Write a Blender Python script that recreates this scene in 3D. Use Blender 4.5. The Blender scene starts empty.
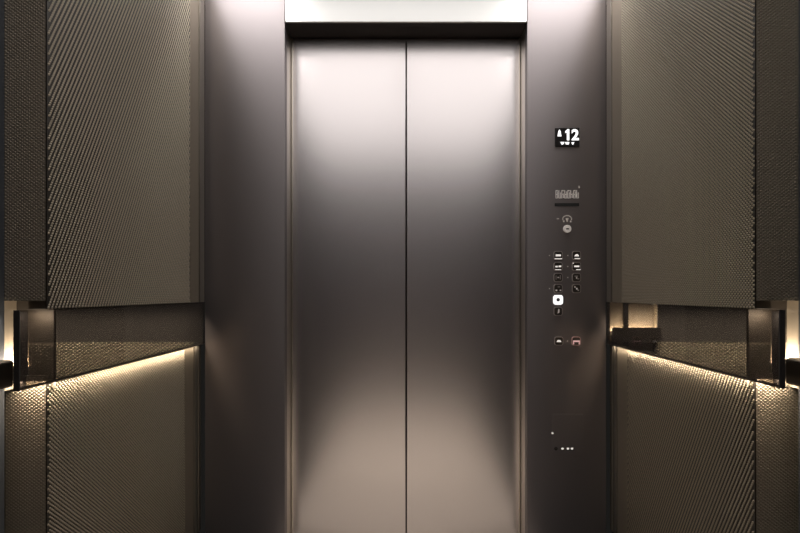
import bpy, bmesh, math
import numpy as np
from mathutils import Vector

S = bpy.context.scene
COL = S.collection
E = 1.25            # eye height
F = 533.0           # focal length in pixels of the 800 px frame
D = 2.514           # distance of the front returns
DD = 2.672          # distance of the sliding doors
PX = F / D          # pixels per metre on the front wall
HC = 2.75           # ceiling height
YB = -0.60          # rear wall
XR = 1.067          # half width of the rear half of the cab


def fx(px, y=D): return (px - 406.0) * y / F
def fz(py, y=D): return E + (293.0 - py) * y / F

# ------------------------------------------------------------------ materials
def new_mat(name):
    m = bpy.data.materials.new(name); m.use_nodes = True
    nt = m.node_tree
    return m, nt, nt.nodes['Principled BSDF']

def mat(name, col, rough=0.5, metal=0.0, emit=None, estr=0.0, spec=0.5, noise=0.0, nscale=(60, 60, 60), bump=0.0, aniso=0.0, arot=0.0):
    m, nt, b = new_mat(name)
    b.inputs['Base Color'].default_value = (*col, 1)
    b.inputs['Roughness'].default_value = rough
    b.inputs['Metallic'].default_value = metal
    b.inputs['Specular IOR Level'].default_value = spec
    if emit:
        b.inputs['Emission Color'].default_value = (*emit, 1)
        b.inputs['Emission Strength'].default_value = estr
    tc = nt.nodes.new('ShaderNodeTexCoord')
    mp = nt.nodes.new('ShaderNodeMapping'); mp.inputs['Scale'].default_value = nscale
    nz = nt.nodes.new('ShaderNodeTexNoise'); nz.inputs['Scale'].default_value = 1.0; nz.inputs['Detail'].default_value = 3
    nt.links.new(tc.outputs['Object'], mp.inputs['Vector']); nt.links.new(mp.outputs['Vector'], nz.inputs['Vector'])
    if noise:
        mr = nt.nodes.new('ShaderNodeMapRange')
        mr.inputs['From Min'].default_value = 0.3; mr.inputs['From Max'].default_value = 0.7
        mr.inputs['To Min'].default_value = rough - noise; mr.inputs['To Max'].default_value = rough + noise
        nt.links.new(nz.outputs['Fac'], mr.inputs['Value']); nt.links.new(mr.outputs['Result'], b.inputs['Roughness'])
    if bump:
        bp = nt.nodes.new('ShaderNodeBump'); bp.inputs['Strength'].default_value = bump; bp.inputs['Distance'].default_value = 0.001
        nt.links.new(nz.outputs['Fac'], bp.inputs['Height']); nt.links.new(bp.outputs['Normal'], b.inputs['Normal'])
    if aniso:
        b.inputs['Anisotropic'].default_value = aniso
        b.inputs['Anisotropic Rotation'].default_value = arot
        tg = nt.nodes.new('ShaderNodeCombineXYZ'); tg.inputs[2].default_value = 1.0
        nt.links.new(tg.outputs[0], b.inputs['Tangent'])
    return m

STEEL = (0.60, 0.558, 0.56)
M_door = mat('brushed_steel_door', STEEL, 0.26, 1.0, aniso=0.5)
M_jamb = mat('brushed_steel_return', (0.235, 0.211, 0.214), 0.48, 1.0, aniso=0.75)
M_head = mat('satin_steel_header', (0.66, 0.655, 0.645), 0.5, 1.0)
M_reveal = mat('reveal_steel', (0.55, 0.50, 0.45), 0.32, 1.0)
M_black = mat('black_gap', (0.010, 0.008, 0.008), 0.7)
M_soffit = mat('dark_soffit', (0.018, 0.013, 0.012), 0.6)
M_panel = mat('bronze_textured_metal', (0.235, 0.20, 0.152), 0.42, 0.75)
M_basew = mat('bronze_ground', (0.25, 0.215, 0.175), 0.5, 0.6)
M_base = mat('bronze_ground_dark', (0.022, 0.018, 0.014), 0.5, 0.4)
M_trim = mat('bronze_trim', (0.17, 0.15, 0.125), 0.38, 0.8)
M_rail = mat('dark_bronze_rail', (0.07, 0.06, 0.05), 0.30, 0.9)
M_niche = mat('niche_back', (0.30, 0.25, 0.19), 0.6)
M_rear = mat('dark_rear_panel', (0.035, 0.029, 0.028), 0.6)
M_rwall = mat('rear_wall_panel', (0.032, 0.022, 0.025), 0.5)
M_ceil = mat('ceiling_panel', (0.22, 0.21, 0.20), 0.6)
M_light = mat('ceiling_diffuser', (0.9, 0.9, 0.9), 0.5, emit=(1.0, 0.975, 0.95), estr=1.75)
M_light2 = mat('front_diffuser', (0.9, 0.9, 0.9), 0.5, emit=(1.0, 0.975, 0.95), estr=11.5)  # emission of the added strips that brighten the door returns
M_led = mat('led_lens', (0.9, 0.85, 0.75), 0.4, emit=(1.0, 0.80, 0.55), estr=1.0)
M_floor = mat('beige_floor', (0.72, 0.64, 0.55), 0.5, noise=0.05)
M_border = mat('dark_floor_border', (0.03, 0.027, 0.025), 0.5)
M_screen = mat('display_screen', (0.006, 0.005, 0.006), 0.25)
M_digit = mat('display_digits', (0.8, 0.8, 0.8), 0.5, emit=(1, 1, 1), estr=1.0)
M_btn = mat('button_face', (0.09, 0.08, 0.075), 0.3, 0.9)
M_ring = mat('button_ring', (0.46, 0.41, 0.39), 0.4, 0.5)
M_mark = mat('button_mark', (0.75, 0.70, 0.66), 0.5)
M_red = mat('button_mark_red', (0.62, 0.36, 0.35), 0.5)
M_redglow = mat('legend_lit_pink', (0.8, 0.55, 0.55), 0.5, emit=(1.0, 0.62, 0.62), estr=0.35)  # slight emission added so the red button's marks read brighter
M_glow = mat('legend_lit', (0.8, 0.76, 0.73), 0.5, emit=(1.0, 0.93, 0.88), estr=0.55)  # slight emission added so the pale marks read brighter
M_lit = mat('button_lit', (0.9, 0.9, 0.9), 0.5, emit=(1, 1, 1), estr=1.0)
M_etch = mat('etched_pale', (0.85, 0.79, 0.76), 0.6)
M_slot = mat('slot_black', (0.004, 0.004, 0.004), 0.6)

def glass_mat():
    m = bpy.data.materials.new('tinted_glass'); m.use_nodes = True
    nt = m.node_tree; nt.nodes.clear()
    out = nt.nodes.new('ShaderNodeOutputMaterial')
    tr = nt.nodes.new('ShaderNodeBsdfTransparent'); tr.inputs['Color'].default_value = (0.60, 0.57, 0.53, 1)
    gl = nt.nodes.new('ShaderNodeBsdfGlossy'); gl.inputs['Roughness'].default_value = 0.05; gl.inputs['Color'].default_value = (0.6, 0.6, 0.6, 1)
    df = nt.nodes.new('ShaderNodeBsdfDiffuse'); df.inputs['Color'].default_value = (0.13, 0.105, 0.09, 1)
    m1 = nt.nodes.new('ShaderNodeMixShader'); m1.inputs['Fac'].default_value = 0.12
    m2 = nt.nodes.new('ShaderNodeMixShader')
    nt.links.new(tr.outputs[0], m1.inputs[1]); nt.links.new(df.outputs[0], m1.inputs[2])
    m2.inputs['Fac'].default_value = 0.07
    nt.links.new(m1.outputs[0], m2.inputs[1]); nt.links.new(gl.outputs[0], m2.inputs[2])
    nt.links.new(m2.outputs[0], out.inputs['Surface'])
    return m
M_glass = glass_mat()

# ------------------------------------------------------------------ helpers
def tag(o, label=None, cat=None, group=None, kind=None):
    if label: o['label'] = label
    if cat: o['category'] = cat
    if group: o['group'] = group
    if kind: o['kind'] = kind
    return o

def empty(name, loc, label, cat, group=None):
    o = bpy.data.objects.new(name, None); COL.objects.link(o)
    o.location = loc; o.empty_display_size = 0.05
    return tag(o, label, cat, group)

def link(name, me, m, parent=None, smooth=False):
    me.materials.append(m)
    if smooth:
        for p in me.polygons: p.use_smooth = True
    o = bpy.data.objects.new(name, me); COL.objects.link(o)
    if parent:
        o.parent = parent
        o.matrix_parent_inverse.identity()
        me.transform(__import__('mathutils').Matrix.Translation(-Vector(parent_world(parent))))
    return o

def parent_world(p):
    v = Vector((0, 0, 0))
    while p:
        v += Vector(p.location); p = p.parent
    return v

def addbox(bm, x0, x1, y0, y1, z0, z1):
    if x0 > x1: x0, x1 = x1, x0
    if y0 > y1: y0, y1 = y1, y0
    if z0 > z1: z0, z1 = z1, z0
    v = [bm.verts.new(c) for c in ((x0, y0, z0), (x1, y0, z0), (x1, y1, z0), (x0, y1, z0), (x0, y0, z1), (x1, y0, z1), (x1, y1, z1), (x0, y1, z1))]
    for f in ((0, 3, 2, 1), (4, 5, 6, 7), (0, 1, 5, 4), (1, 2, 6, 5), (2, 3, 7, 6), (3, 0, 4, 7)):
        bm.faces.new([v[i] for i in f])

def boxes(name, lst, m, parent=None, bevel=0.0, seg=2):
    bm = bmesh.new()
    for b in lst: addbox(bm, *b)
    if bevel:
        bmesh.ops.bevel(bm, geom=bm.edges[:], offset=bevel, segments=seg, affect='EDGES', profile=0.5)
    me = bpy.data.meshes.new(name); bm.to_mesh(me); bm.free()
    return link(name, me, m, parent)

def prism(name, pts, y0, y1, m, parent=None, bevel=0.0):
    """outline (x,z) extruded from y0 (front, towards camera) to y1"""
    bm = bmesh.new()
    a = [bm.verts.new((x, y0, z)) for x, z in pts]; b = [bm.verts.new((x, y1, z)) for x, z in pts]
    bm.faces.new(a); bm.faces.new(b[::-1])
    n = len(pts)
    for i in range(n):
        bm.faces.new((a[i], b[i], b[(i + 1) % n], a[(i + 1) % n]))
    bmesh.ops.recalc_face_normals(bm, faces=bm.faces[:])
    if bevel:
        ed = [e for e in bm.edges if all(abs(v.co.y - y0) < 1e-6 for v in e.verts)]
        bmesh.ops.bevel(bm, geom=ed, offset=bevel, segments=2, affect='EDGES', profile=0.5)
    me = bpy.data.meshes.new(name); bm.to_mesh(me); bm.free()
    return link(name, me, m, parent)

def rrect(cx, cz, w, h, r, n=5):
    pts = []
    for k, (sx, sz) in enumerate(((1, 1), (-1, 1), (-1, -1), (1, -1))):
        for i in range(n + 1):
            a = math.radians(90 * k + 90 * i / n)
            pts.append((cx + sx * (w / 2 - r) + r * math.cos(a), cz + sz * (h / 2 - r) + r * math.sin(a)))
    return pts

def circ(cx, cz, r, n=24): return [(cx + r * math.cos(2 * math.pi * i / n), cz + r * math.sin(2 * math.pi * i / n)) for i in range(n)]

def ringmesh(name, outer, inner, y0, y1, m, parent):
    bm = bmesh.new()
    n = len(outer)
    oa = [bm.verts.new((x, y0, z)) for x, z in outer]; ia = [bm.verts.new((x, y0, z)) for x, z in inner]
    ob = [bm.verts.new((x, y1, z)) for x, z in outer]; ib = [bm.verts.new((x, y1, z)) for x, z in inner]
    for i in range(n):
        j = (i + 1) % n
        bm.faces.new((oa[i], oa[j], ia[j], ia[i])); bm.faces.new((oa[i], ob[i], ob[j], oa[j]))
        bm.faces.new((ia[j], ib[j], ib[i], ia[i])); bm.faces.new((ob[j], ob[i], ib[i], ib[j]))
    bmesh.ops.recalc_face_normals(bm, faces=bm.faces[:])
    me = bpy.data.meshes.new(name); bm.to_mesh(me); bm.free()
    return link(name, me, m, parent)

# embossed panel: a slab with thousands of little raised studs in one mesh
def studded(name, origin, U, V, N, w, h, du, dv, shift, a, b, ang, height, thick, m, parent=None, margin=0.0008, basem=None):
    """origin = lower corner on the face; U,V unit vectors of the face, N towards the room"""
    origin, U, V, N = map(lambda q: np.array(q, float), (origin, U, V, N))
    rows = int((h - 2 * margin) / dv)
    cs = []
    for r in range(rows):
        off = (r * shift) % du
        u = np.arange(margin + off + a, w - margin - a, du)
        cs.append(np.stack([u, np.full(len(u), margin + dv * (r + 0.5))], 1))
    c = np.concatenate(cs)
    n = 6
    t = np.arange(n) * 2 * math.pi / n
    ca, sa = math.cos(ang), math.sin(ang)
    def ring(k):
        ex, ey = a * k * np.cos(t), b * k * np.sin(t)
        return np.stack([ex * ca - ey * sa, ex * sa + ey * ca], 1)
    loc = np.concatenate([ring(1.0), ring(0.62), [[0, 0]]])
    hh = np.concatenate([np.zeros(n), np.full(n, height * 0.75), [height]])
    uv = c[:, None, :] + loc[None]
    P = origin + uv[..., 0:1] * U + uv[..., 1:2] * V + hh[None, :, None] * N
    P = P.reshape(-1, 3)
    k = 2 * n + 1
    tris = []
    for i in range(n):
        j = (i + 1) % n
        tris += [[i, j, n + j], [i, n + j, n + i], [n + i, n + j, 2 * n]]
    tris = np.array(tris)
    if np.dot(np.cross(U, V), N) < 0: tris = tris[:, ::-1]
    T = (np.arange(len(c)) * k)[:, None, None] + tris[None]
    T = T.reshape(-1, 3)
    base = len(P)
    cor = [origin + U * x + V * y + N * z for z in (0, -thick) for x, y in ((0, 0), (w, 0), (w, h), (0, h))]
    P = np.concatenate([P, np.array(cor)])
    q = [(0, 1, 2, 3), (7, 6, 5, 4), (0, 4, 5, 1), (1, 5, 6, 2), (2, 6, 7, 3), (3, 7, 4, 0)]
    if np.dot(np.cross(U, V), N) < 0: q = [f[::-1] for f in q]
    me = bpy.data.meshes.new(name)
    me.from_pydata(P.tolist(), [], T.tolist() + [[base + i for i in f] for f in q])
    sm = np.ones(len(me.polygons), bool); sm[-6:] = False
    me.polygons.foreach_set('use_smooth', sm)
    o = link(name, me, m, parent)
    me.materials.append(basem or M_base)
    mi = np.zeros(len(me.polygons), np.int32); mi[-6:] = 1
    me.polygons.foreach_set('material_index', mi)
    return o

def area(name, loc, rot, sx, sy, power, col, spread=180):
    l = bpy.data.lights.new(name, 'AREA'); l.shape = 'RECTANGLE'; l.size = sx; l.size_y = sy
    l.energy = power; l.color = col; l.spread = math.radians(spread)
    o = bpy.data.objects.new(name, l); COL.objects.link(o); o.location = loc; o.rotation_euler = rot
    return o

def struct(o): o['kind'] = 'structure'; return o

WARM = (1.0, 0.84, 0.64)
P_UP, P_DN, P_NICHE = 1.0, 0.75, 1.0
# ------------------------------------------------------------------ shell
struct(boxes('floor', [(-XR - 0.1, XR + 0.1, YB, DD + 0.1, -0.06, 0.0)], M_border))
tag(boxes('floor_mat', [(-0.65, 0.65, YB + 0.04, D - 0.02, 0.0, 0.006)], M_floor),  # paler strip between the darker sides of the floor
    'beige floor covering inset down the middle of the lift cab', 'floor covering')
struct(boxes('ceiling', [(-XR - 0.1, XR + 0.1, YB, DD + 0.1, HC, HC + 0.06)], M_ceil))
struct(boxes('wall_rear', [(-XR - 0.1, XR + 0.1, YB - 0.06, YB, 0, HC)], M_rwall))
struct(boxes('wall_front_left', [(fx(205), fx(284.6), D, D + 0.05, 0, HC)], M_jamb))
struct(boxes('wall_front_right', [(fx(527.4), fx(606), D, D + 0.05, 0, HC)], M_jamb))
hd = struct(boxes('wall_front_header', [(fx(285.4), fx(526.6), D, D + 0.012, fz(22), HC)], M_head, bevel=0.0025))
XL, XRR = fx(284), fx(527.6)
struct(boxes('trim_1', [(XL - 0.02, XL, D + 0.001, DD + 0.03, 0, fz(22) + 0.001)], M_reveal, bevel=0.0015))      # left reveal
struct(boxes('trim_2', [(XRR, XRR + 0.02, D + 0.001, DD + 0.03, 0, fz(22) + 0.001)], M_reveal, bevel=0.0015))
struct(boxes('trim_3', [(XL, XRR, D + 0.0125, DD + 0.06, fz(22) + 0.002, fz(22) + 0.03)], M_soffit))     # soffit over the doors
struct(boxes('trim_9', [(XL + 0.001, XRR - 0.001, D - 0.018, DD - 0.002, 0.0, 0.006)], M_floor))     # door sill
struct(boxes('trim_4', [(XL - 0.02, XRR + 0.02, DD + 0.04, DD + 0.06, 0, fz(22))], M_black))            # dark behind the leaves

def door_leaf(name, x0, x1):
    o = boxes(name, [(x0, x1, DD, DD + 0.035, 0.006, fz(22) - 0.002)], M_door, bevel=0.003, seg=3)
    return struct(o)
xs = fx(406.2, DD)
door_leaf('door_1', XL + 0.0015, xs - 0.0028)
door_leaf('door_2', xs + 0.0028, XRR - 0.0015)
# raised edge folds on the outer stile of each leaf
struct(boxes('trim_5', [(XL + 0.0015, XL + 0.009, DD - 0.004, DD + 0.002, 0.006, fz(22) - 0.002)], M_reveal, bevel=0.0018))
struct(boxes('trim_6', [(XRR - 0.009, XRR - 0.0015, DD - 0.004, DD + 0.002, 0.006, fz(22) - 0.002)], M_reveal, bevel=0.0018))

# ------------------------------------------------------------------ sides
def side(s):
    left = s < 0
    nm = 'left' if left else 'right'
    W = 0.948 if left else 0.943                       # face of the upper panel
    Yn = W * F / (359 if left else 349)                # near corner of the studded side wall
    Ye = W * F / (386 if left else 373)                # near end of the glass band
    Yl = (W + 0.024) * F / (359 if left else 349)      # near corner of the lower panel
    Yf = W * F / 216                                   # studs end, plain corner strip begins
    X = lambda d: s * (W + d)
    zt = E - 0.0425                                    # lower edge of the upper panel
    zb = E - 0.2406                                    # upper edge of the lower panel
    z0 = E - 1.113
    U = (0, 1, 0); V = (0, 0, 1); N = (-s, 0, 0)
    skew = dict(du=0.0148, dv=0.0068, shift=-s * 0.0036, a=0.0042, b=0.0032, ang=-s * math.radians(62), height=0.004)
    latt = dict(du=0.0135, dv=0.0060, shift=0.00675, a=0.0037, b=0.0035, ang=0, height=0.004)
    # structure behind
    struct(boxes('wall_' + nm, [(s * XR, s * (XR + 0.05), YB, Yn - 0.025, 0, HC)], M_rear))
    struct(boxes('wall_upper_' + nm, [(X(0.022), X(0.042), Yn + 0.025, D + 0.04, E + 0.07, HC)], M_rear))
    struct(boxes('wall_lower_' + nm, [(X(0.047), X(0.067), Yl + 0.025, D + 0.04, 0, zb - 0.02)], M_rear))
    struct(boxes('baseboard_' + nm, [(X(0.03), X(0.05), Yn + 0.06, D, 0, z0 - 0.004), (X(0.03), s * XR, Yn + 0.03, Yn + 0.05, 0, z0 - 0.004)], M_black))
    # upper + lower studded panels
    ln = 'left' if left else 'right'
    up = studded('textured_wall_panel', (X(0), Yn, zt), U, V, N, Yf - Yn, HC - 0.01 - zt, thick=0.0035, m=M_panel, **(skew if left else latt))
    tag(up, 'tall studded bronze panel of the %s wall, above the dark glass band' % ln, 'wall panel')
    lo = studded('textured_wall_panel', (X(0.024), Yl, z0), U, V, N, Yf - Yl, zb - z0, thick=0.0035, m=M_panel, **(latt if left else skew))
    tag(lo, 'studded bronze panel of the %s wall, lit from above by the strip under the glass band' % ln, 'wall panel')
    # plain corner strips
    for (d, za, zc, lab) in ((0.0, zt, HC - 0.01, 'ribbed plain bronze corner strip above the glass band, %s of the doors'),
                             (0.024, z0, zb, 'ribbed plain bronze corner strip below the glass band, %s of the doors')):
        t = empty('corner_strip', (X(d), Yf, za), lab % ln, 'corner strip')
        boxes('strip_panel', [(X(d), X(d + 0.02), Yf + 0.003, D - 0.075, za, zc)], M_panel, t, bevel=0.001)
        boxes('rib', [(X(d - 0.004), X(d + 0.02), D - 0.070, D - 0.040, za, zc)], M_trim, t, bevel=0.002)
        boxes('rib', [(X(0.7 * d), X(d + 0.02), D - 0.034, D - 0.004, za, zc)], M_trim, t, bevel=0.002)
    # wing panels
    wv = dict(du=0.0125, dv=0.0046, shift=0.00625, a=0.0040, b=0.0030, ang=0, height=0.002)
    ux = W + 0.002
    ww = XR - ux
    o = (s * ux, Yn + 0.004, E - 0.021)
    u2 = studded('textured_wall_panel', o, (s, 0, 0), V, (0, -1, 0), ww, HC - 0.01 - o[2], thick=0.015, m=M_panel, basem=M_basew, **wv)
    tag(u2, 'narrow finely studded return panel at the %s picture edge, above the lit recess' % ln, 'wall panel')
    o = (s * (ux + 0.024), Yl + 0.004, z0)
    l2 = studded('textured_wall_panel', o, (s, 0, 0), V, (0, -1, 0), 404.5 * Yl / F - ux - 0.024, E - 0.225 - z0, thick=0.015, m=M_panel, basem=M_basew, **wv)
    tag(l2, 'narrow finely studded return panel at the %s picture edge, below the handrail' % ln, 'wall panel')
    struct(boxes('trim_7' if left else 'trim_8', [(s * (XR - 0.004), s * (XR + 0.02), Yn - 0.022, Yn + 0.003, 0, HC)], mat('edge_trim', (0.10, 0.11, 0.13), 0.4, 0.6)))
    # recess behind the wing (lit)
    r = empty('lit_recess', (s * ux, Yn, E - 0.225), 'glowing niche at the %s picture edge, above the handrail' % ln, 'niche')
    zs = E - 49.5 * (Yn + 0.05) / F
    pt = (389 if left else 376) * (Yn + 0.006) / F
    boxes('back_panel', [(X(0.015), s * XR, Yn + 0.05, Yn + 0.06, zs, E + 0.02)], M_niched, r)
    studded('lower_back_panel', (s * (W + 0.016), Yn + 0.05, E - 0.26), (s, 0, 0), V, (0, -1, 0), XR - W - 0.017, zs - E + 0.26, thick=0.01, m=M_panel, parent=r, basem=M_basew,
            du=0.0125, dv=0.0046, shift=0.00625, a=0.0040, b=0.0030, ang=0, height=0.002)  # carries the stand-in reflection on behind the near end of the glass
    boxes('partition', [(s * pt, s * (pt + 0.003), Yn + 0.006, Yn + 0.047, E - 0.26, E - 0.05)], M_black, r)  # fin added to keep the niche glow off the inner back
    boxes('niche_ceiling', [(X(0.016), s * XR, Yn + 0.020, Yn + 0.05, E - 0.0205, E - 0.010)], M_trim, r)
    boxes('side_panel', [(s * (XR - 0.002), s * (XR + 0.006), Yn + 0.006, Yn + 0.05, E - 0.26, E - 0.01)], M_niche, r)
    # niche light: shines up from behind the rail
    a = area('niche_lamp_light', (s * (pt + XR) / 2, Yn + 0.030, E - 0.20), (math.pi, 0, 0), 0.022, 0.012, 0.8 * P_NICHE, WARM)
    area('niche_wash', (s * (W + pt) / 2, Yn + 0.022, E - 0.048), (math.radians(12), 0, 0), 0.05, 0.008, 0.32 * P_NICHE, (1, 0.9, 0.77))  # added fill lamp for the back panels behind the near glass
    boxes('light_strip', [(s * (pt + 0.004), s * (XR - 0.002), Yn + 0.024, Yn + 0.040, E - 0.212, E - 0.202)], M_rail, r)
    # handrail
    h = empty('handrail', (s * (XR - 0.045), Yn, E - 0.2), 'dark metal handrail running back along the %s cab wall' % ln, 'handrail')
    boxes('rail', [(s * 1.0, s * 1.052, YB + 0.02, Yn - (0.045 if left else 0.03), E - 0.240, E - 0.170)], M_rail, h, bevel=0.008, seg=3)
    boxes('bracket', [(s * 1.045, s * XR, 0.9, 0.93, E - 0.225, E - 0.19)], M_rail, h, bevel=0.003)
    boxes('bracket', [(s * 1.045, s * XR, -0.1, -0.07, E - 0.225, E - 0.19)], M_rail, h, bevel=0.003)
    area('wing_downlight', (s * (ux + 0.066), Yl - 0.014, E - 0.238), (0, 0, 0), 0.09, 0.01, 0.5 * P_DN, WARM)
    # glass band
    g = empty('glass_band', (X(0), (Ye + D) / 2, E - 0.2406), 'dark tinted glass rail band along the %s wall between the studded panels' % ln, 'glass band')
    boxes('glass', [(X(0.002), X(0.006), Ye + 0.002, D - 0.003, E - 0.2381, zt - 0.0)], M_glass, g)
    boxes('end_trim', [(X(-0.0005), X(0.0135), Ye - 0.004, Ye + 0.0, E - 0.2406, zt)], M_black, g)
    boxes('light_channel', [(X(0.001), X(0.0236), Ye, D - 0.003, E - 0.2406, E - 0.2382)], M_rail, g)
    L = D - Ye
    area('band_downlight', (X(0.0095), (Ye + D) / 2 - 0.01, E - 0.2415), (0, -s * math.radians(35), 0), 0.007, L - 0.06, 2.3 * P_DN, WARM, 100)
    # made-up cavity behind the glass, standing in for the band's reflections
    yb = D - 0.012
    xo = s * 1.96
    lin = boxes('wall_recess_' + nm, [(X(0.05), xo, yb + 0.01, yb + 0.02, E - 0.55, E + 0.05),
                     (X(0.05), xo, Yn + 0.08, yb, E - 0.56, E - 0.55),
                     (X(0.05), xo, Yn + 0.08, yb, E + 0.04, E + 0.05),
                     (xo, xo + s * 0.01, Yn + 0.08, yb + 0.02, E - 0.55, E + 0.05)], M_rear)
    struct(bpy.data.objects[-1] if False else lin)
    struct(boxes('wall_recess_back_' + nm, [(X(0.006), xo, yb, yb + 0.009, E - 0.24, E + 0.04)], M_back))
    xs0 = W + 0.045 if left else fx(651, yb)
    q = (s * xs0, yb - 0.012, E - 0.54)
    rp = studded('recessed_wall_panel', q, (s, 0, 0), V, (0, -1, 0), 1.95 - xs0, fz(342, yb) - q[2], thick=0.01, m=M_panel,
            du=0.021, dv=0.0075, shift=0.0105, a=0.0062, b=0.0045, ang=0, height=0.003)
    tag(rp, 'finely studded panel seen dimly through the dark glass of the %s band' % ln, 'wall panel')
    area('recess_light', (s * 1.45, D - 0.17, E + 0.03), (math.radians(22), 0, 0), 0.9, 0.05, 5 * P_NICHE, (1, 0.9, 0.77), 70)  # added lamp that lights the stand-in panel in the cavity
    if not left:  # lit boxes added to imitate bright reflections in this band
        lp = empty('light_pocket', (fx(632, yb), yb, fz(341, yb)), 'two small glowing openings behind the right glass band beside the operating panel', 'light')
        z1, z2, z3 = fz(303, yb), fz(327, yb), fz(341, yb)
        boxes('pocket_back', [(fx(609.5, yb), fx(657, yb), yb - 0.006, yb - 0.002, z3, z1 + 0.03)], M_niche, lp)
        boxes('rail', [(fx(609.5, yb), fx(657, yb), yb - 0.045, yb - 0.03, z3, z2)], M_rail, lp)
        boxes('post', [(fx(623.5, yb - .03), fx(628.5, yb - .03), yb - 0.03, yb - 0.02, E - 0.54, z1 + 0.02)], M_rail, lp)
        boxes('side_trim', [(fx(656.3, yb - .03), fx(657.5, yb - .03), yb - 0.03, yb - 0.003, z2, z1 + 0.02)], M_niche, lp)
        boxes('lower_panel', [(fx(616, yb), fx(650.5, yb), yb - 0.022, yb - 0.012, E - 0.54, z3)], M_basew, lp)
        area('pocket_light', (fx(631, yb), yb - 0.016, z2 - 0.02), (math.pi, 0, 0), 0.20, 0.01, 0.9 * P_NICHE, WARM)  # added lamp that lights these boxes from below

M_niched = mat('niche_back_dark', (0.055, 0.044, 0.034), 0.7)
M_back = mat('recess_back_dark', (0.02, 0.017, 0.015), 0.7)
side(-1); side(1)

# ------------------------------------------------------------------ ceiling light
CW = 0.90
cl = empty('ceiling_light', (0, 0.9, HC), 'large luminous ceiling panel over the middle of the cab', 'light')
boxes('diffuser', [(-CW, CW, -0.35, 2.04, HC - 0.02, HC - 0.006)], M_light, cl)
boxes('front_lens', [(-0.58, 0.58, 2.05, 2.42, HC - 0.02, HC - 0.006)], M_light, cl)
boxes('wall_wash_lens', [(-0.94, -0.585, 2.18, 2.46, HC - 0.034, HC - 0.031)], M_light2, cl)  # unseen glowing strips added to lift the tops of the door returns
boxes('wall_wash_lens', [(0.585, 0.94, 2.18, 2.46, HC - 0.034, HC - 0.031)], M_light2, cl)
boxes('frame', [(-CW - 0.04, -CW, -0.39, 2.46, HC - 0.03, HC), (CW, CW + 0.04, -0.39, 2.46, HC - 0.03, HC),
                (-CW, CW, -0.39, -0.35, HC - 0.03, HC), (-CW, CW, 2.42, 2.46, HC - 0.03, HC)], M_trim, cl)

for yy in (0.1, 0.9, 1.7):  # unseen spots added to brighten the floor without the walls
    dl = empty('ceiling_downlight', (0, yy, HC - 0.03), 'round recessed downlight set in the luminous ceiling', 'light', 'ceiling downlights')
    bm = bmesh.new(); bmesh.ops.create_cone(bm, cap_ends=True, segments=32, radius1=0.05, radius2=0.055, depth=0.012)
    bmesh.ops.translate(bm, verts=bm.verts[:], vec=(0, yy, HC - 0.026))
    me = bpy.data.meshes.new('bezel'); bm.to_mesh(me); bm.free(); link('bezel', me, M_trim, dl)
    l = bpy.data.lights.new('downlight', 'SPOT'); l.energy = 115; l.spot_size = math.radians(46); l.spot_blend = 0.5; l.shadow_soft_size = 0.04; l.color = (1, 0.93, 0.84)
    lo = bpy.data.objects.new('downlight', l); COL.objects.link(lo); lo.location = (0, yy, HC - 0.04)

# ------------------------------------------------------------------ operating panel (all on the right return)
def text_mesh(name, body, cx, cz, h, m, parent, y=D - 0.004, wscale=1.0, bold=0.0, depth=0.0006):
    cu = bpy.data.curves.new(name, 'FONT'); cu.body = body; cu.size = 1.0; cu.extrude = 0.0; cu.offset = bold
    cu.resolution_u = 6
    ob = bpy.data.objects.new(name, cu); COL.objects.link(ob)
    bpy.context.view_layer.update()
    me = bpy.data.meshes.new_from_object(ob.evaluated_get(bpy.context.evaluated_depsgraph_get()))
    bpy.data.objects.remove(ob); bpy.data.curves.remove(cu)
    co = np.empty(len(me.vertices) * 3); me.vertices.foreach_get('co', co); co = co.reshape(-1, 3)
    mn, mx = co.min(0), co.max(0); k = h / (mx[1] - mn[1])
    out = np.stack([(co[:, 0] - (mn[0] + mx[0]) / 2) * k * wscale + cx, np.full(len(co), y), (co[:, 1] - (mn[1] + mx[1]) / 2) * k + cz], 1)
    me.vertices.foreach_set('co', out.reshape(-1)); me.update()
    me.name = name
    return link(name, me, m, parent)

P = 1.0 / PX
def mark(name, pts_px, m, parent, y=D - 0.006, d=0.001):
    return prism(name, [(fx(x), fz(z)) for x, z in pts_px], y, y + d, m, parent)
def bar(name, x0, z0, x1, z1, m, parent, y=D - 0.006, d=0.001):
    return mark(name, [(x0, z1), (x1, z1), (x1, z0), (x0, z0)], m, parent, y, d)

fi = empty('floor_indicator', (fx(567), D, fz(147)), 'small black floor display with a white 12 and up arrow, above the buttons', 'display')
prism('screen', rrect(fx(567), fz(137.5), 24.4 * P, 18.8 * P, 0.003), D - 0.004, D + 0.001, M_screen, fi, bevel=0.001)
mark('arrow', [(557.2, 136.6), (561.2, 136.6), (560.2, 131.2), (559.2, 129.8), (558.2, 131.2)][::1], M_digit, fi, D - 0.0052)
mark('floor_number', [(566.6, 140.6), (569.0, 140.6), (569.0, 129.4), (567.2, 129.4), (565.0, 131.6), (565.0, 133.4), (566.6, 132.6)], M_digit, fi, D - 0.0052)
text_mesh('floor_number', '2', fx(574.9), fz(135.0), 11.2 * P, M_digit, fi, y=D - 0.0048, wscale=1.0, bold=0.035)
for k, pts in enumerate(([(560, 142.2), (564.2, 142.2), (563.4, 144.2), (561.6, 145.2)], [(564.8, 142.4), (569.0, 142.2), (568.4, 144.8), (565.6, 144.6)],
                         [(571.0, 142.6), (574.0, 142.4), (573.2, 144.6), (572.0, 145)])):
    mark('caption_mark', pts, M_digit, fi, D - 0.0052)

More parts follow.
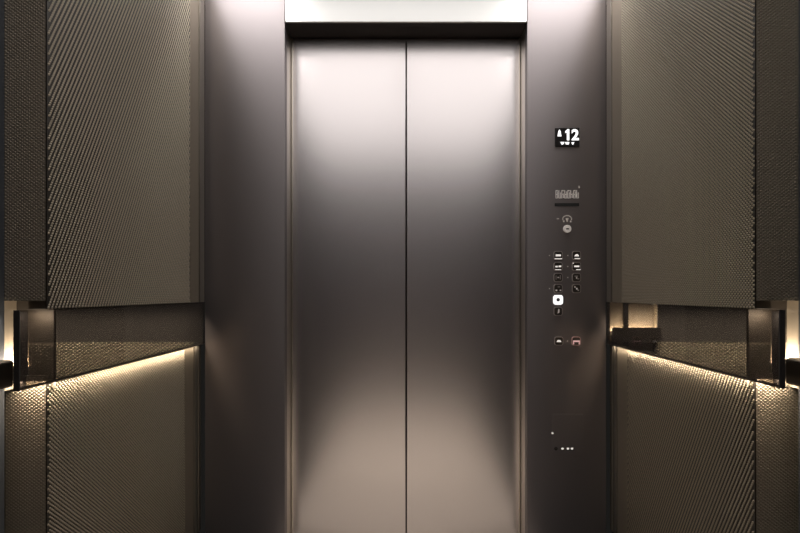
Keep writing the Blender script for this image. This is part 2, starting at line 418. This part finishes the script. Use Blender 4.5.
pl = empty('engraved_notice', (fx(567), D, fz(206)), 'engraved pale lettering over a thin dark slot below the floor display', 'notice')
import random
rnd = random.Random(4)
x = 555.5
for k in range(8):                                    # illegible upright strokes
    w = 2.3
    st = [(x, 190.2, x + 0.7, 198.6)]
    if k % 2 == 0: st.append((x, 190.2, x + w, 191.1))
    if k % 3 != 1: st.append((x, 194.0, x + w - .3, 194.8))
    if k % 3 != 2: st.append((x, 197.8, x + w, 198.6))
    st.append((x + w - 0.6, 191.5 + (k % 3), x + w, 198.0))
    bm = bmesh.new()
    for (a, b, c, d) in st: addbox(bm, fx(a), fx(c), D - 0.0012, D + 0.0005, fz(d), fz(b))
    me = bpy.data.meshes.new('letter'); bm.to_mesh(me); bm.free(); link('letter', me, M_etch, pl)
    x += 2.95
bar('accent_mark', 578.6, 186.0, 579.4, 188.2, M_etch, pl, D - 0.002)
bar('slot', 554.6, 203.2, 579.0, 206.2, M_slot, pl, D - 0.0020)

ks = empty('key_switch', (fx(567), D, fz(229)), 'round pale key switch under an arched dial mark, above the floor buttons', 'switch')
arc = []
for i in range(13):
    a = math.radians(-20 + 220 * i / 12); arc.append((567 + 4.8 * math.cos(a), 219 - 3.8 * math.sin(a)))
for i in range(12, -1, -1):
    a = math.radians(-20 + 220 * i / 12); arc.append((567 + 4.0 * math.cos(a), 219 - 3.0 * math.sin(a)))
mark('dial_arc', arc, M_mark, ks, D - 0.002)
mark('dial_pointer', [(565.4, 218.2), (568.6, 218.2), (567.4, 222.0), (566.6, 222.0)], M_mark, ks, D - 0.002)
bar('dial_dot', 563.0, 220.6, 564.4, 222.2, M_mark, ks, D - 0.002); bar('dial_dot', 569.8, 220.6, 571.2, 222.2, M_mark, ks, D - 0.002)
bar('index_mark', 556.6, 218.4, 559.0, 219.2, M_mark, ks, D - 0.002)
prism('lock_barrel', circ(fx(567), fz(229), 4.0 * P), D - 0.008, D + 0.001, M_etch, ks, bevel=0.0015)
bar('keyhole', 565.6, 228.4, 568.4, 229.6, M_slot, ks, D - 0.0086)

# floor buttons: one prototype, then copies
def copy_tree(o, parent=None):
    c = o.copy(); COL.objects.link(c); c.parent = parent
    for ch in o.children: copy_tree(ch, c)
    return c
def tree_mesh(parent, x, z, kind):
    y = D - 0.007
    cx, cz = fx(x), fz(z)
    m = M_glow
    def b(a0, b0, a1, b1, mm=m, nm='symbol'):
        return bar(nm, x + a0, z + b0, x + a1, z + b1, mm, parent, y)
    if kind == 0:   b(-2.6, -1.0, 2.6, 0.9); b(-3.6, 2.9, 3.8, 3.7)
    elif kind == 1: mark('symbol', [(x - 2.4, z + .9), (x + 2.6, z + .9), (x + 1.2, z - 1.2), (x - .8, z - 1.2)], m, parent, y); b(-2.0, 2.7, 3.4, 3.5)
    elif kind == 2: b(-2.8, -.6, -.6, .9); b(.3, -.9, 2.9, .7); b(-3.0, 2.9, 2.8, 3.5)
    elif kind == 3: b(-2.4, -.9, 2.6, .7); b(-3.8, -3.6, -2.8, -2.8); b(-.5, 2.8, 3.8, 3.5)
    elif kind == 4: b(-2.6, -2.0, -1.9, 2.2, M_ring); b(-.9, -.6, .9, .6, M_etch); b(1.6, -2.4, 2.4, 2.0, M_ring)
    elif kind == 5: b(-2.0, -1.8, 1.2, -.9, M_ring); b(-.6, -.6, .6, 1.2, M_etch); b(.9, .9, 2.6, 1.8, M_ring)
    elif kind == 6: b(-2.7, 1.0, -1.0, 2.6, M_etch); b(1.4, 1.0, 3.0, 2.4, M_etch); b(-.6, -2.2, 1.6, -1.2, M_ring)
    elif kind == 7: b(-2.2, -2.4, -1.2, -.8, M_etch); b(-.4, -.8, .9, 1.0, M_etch); b(1.0, 1.0, 2.4, 2.4, M_ring)
    elif kind == 8: mark('symbol', [(x - .8, z + 2.2), (x + 1.2, z + 1.2), (x + 1.2, z - 2.2), (x + .2, z - 2.6)], M_etch, parent, y)
    elif kind == 9: mark('symbol', [(x - 2.6, z + .9), (x + 2.6, z + .9), (x + 1.4, z - 1.0), (x - 1.2, z - 1.2)], M_glow, parent, y)
    elif kind == 10: b(-3.2, -.7, 3.4, .9, M_redglow); b(-3.2, .9, -2.2, 3.2, M_redglow); b(2.4, .9, 3.4, 3.2, M_redglow)

names = {0: 'left button of the top row of floor buttons, pale wide symbol', 1: 'right button of the top row of floor buttons, pale peaked symbol',
         2: 'left button of the second row of floor buttons', 3: 'right button of the second row of floor buttons',
         4: 'left button of the third row of floor buttons', 5: 'right button of the third row of floor buttons',
         6: 'dark button directly above the glowing white button', 7: 'right button of the fourth row of floor buttons, above empty panel',
         8: 'dark square button directly below the glowing white button', 9: 'lone dark button with a pale arched symbol, left of the red one',
         10: 'button with the red barred symbol, low on the operating panel'}
spots = [(557.9, 255.5, 0), (576.2, 255.5, 1), (557.9, 266.5, 2), (576.2, 266.5, 3), (557.9, 277.5, 4), (576.2, 277.5, 5), (557.9, 288.6, 6), (576.2, 288.6, 7),
         (557.9, 311.3, 8), (558.6, 341.0, 9), (575.9, 341.0, 10)]
BS = 8.8 * P
faceM = prism('button_face', rrect(0, 0, BS * 0.86, BS * 0.86, BS * .2), -0.006, 0.001, M_btn).data
ringM = ringmesh('button_ring', rrect(0, 0, BS, BS, BS * .26), rrect(0, 0, BS * .86, BS * .86, BS * .2), -0.0045, 0.001, M_ring, None).data
for o in [o for o in bpy.data.objects if o.data in (faceM, ringM)]: bpy.data.objects.remove(o)
ringR = ringM.copy(); ringR.materials.clear(); ringR.materials.append(M_red)
for (x, z, k) in spots:
    b = empty('elevator_button', (fx(x), D, fz(z)), names[k], 'button', 'small square buttons on the operating panel')
    for nmx, me in (('button_face', faceM), ('button_ring', ringR if k == 10 else ringM)):
        c = bpy.data.objects.new(nmx, me); COL.objects.link(c); c.parent = b
    tree_mesh(b, x, z, k)
    if k in (0, 1, 3, 5, 6, 10):
        bar('braille_dot', x - 9.0, z - .5, x - 8.0, z + .5, M_etch, b, D - 0.002)
b = empty('elevator_button', (fx(557.9), D, fz(299.9)), 'glowing white rounded square button with a grey centre dot', 'button', 'small square buttons on the operating panel')
prism('button_face', rrect(fx(557.9), fz(299.9), BS * 1.08, BS * 1.08, BS * .3), D - 0.007, D + 0.001, M_lit, b, bevel=0.001)
prism('symbol', rrect(fx(557.7), fz(299.7), BS * .40, BS * .40, BS * .16), D - 0.0078, D - 0.0065, mat('button_centre', (0.10, 0.10, 0.12), 0.5), b)

sc = empty('service_cabinet', (fx(567), D, fz(456)), 'flush square service door with keyhole and switches near the bottom of the operating panel', 'service door')
prism('door', rrect(fx(567.5), fz(434.5), 31 * P, 41 * P, 0.002), D - 0.0016, D + 0.001, M_jamb, sc, bevel=0.0008)
prism('keyhole', circ(fx(552.4), fz(433.0), 1.0 * P), D - 0.003, D, M_glow, sc)  # glow added so the keyhole reads as a bright dot
for (x, mm) in ((555.8, M_btn), (562.3, M_glow), (567.7, M_glow), (571.8, M_glow)):
    t = prism('switch', circ(fx(x), fz(448.5), 1.7 * P), D - 0.003, D, M_slot, sc)
    c = prism('toggle', rrect(fx(x), fz(448.4), 2.4 * P, 1.9 * P, 0.7 * P), D - 0.0042, D - 0.002, mm, t)

# ------------------------------------------------------------------ camera, world, view
cam = bpy.data.cameras.new('camera'); co = bpy.data.objects.new('camera', cam); COL.objects.link(co)
co.location = (0, 0, E); co.rotation_euler = (math.radians(90), 0, 0)
cam.sensor_width = 36.0; cam.lens = F / 800 * 36.0
cam.shift_x = -6 / 800.0; cam.shift_y = 26.5 / 800.0
cam.clip_start = 0.02
S.camera = co
w = bpy.data.worlds.new('world'); S.world = w; w.use_nodes = True
w.node_tree.nodes['Background'].inputs['Color'].default_value = (0.5, 0.47, 0.43, 1)
w.node_tree.nodes['Background'].inputs['Strength'].default_value = 0.02
S.view_settings.view_transform = 'Standard'; S.view_settings.look = 'None'
S.view_settings.exposure = 0.0; S.view_settings.gamma = 1.0; S.view_settings.use_curve_mapping = False
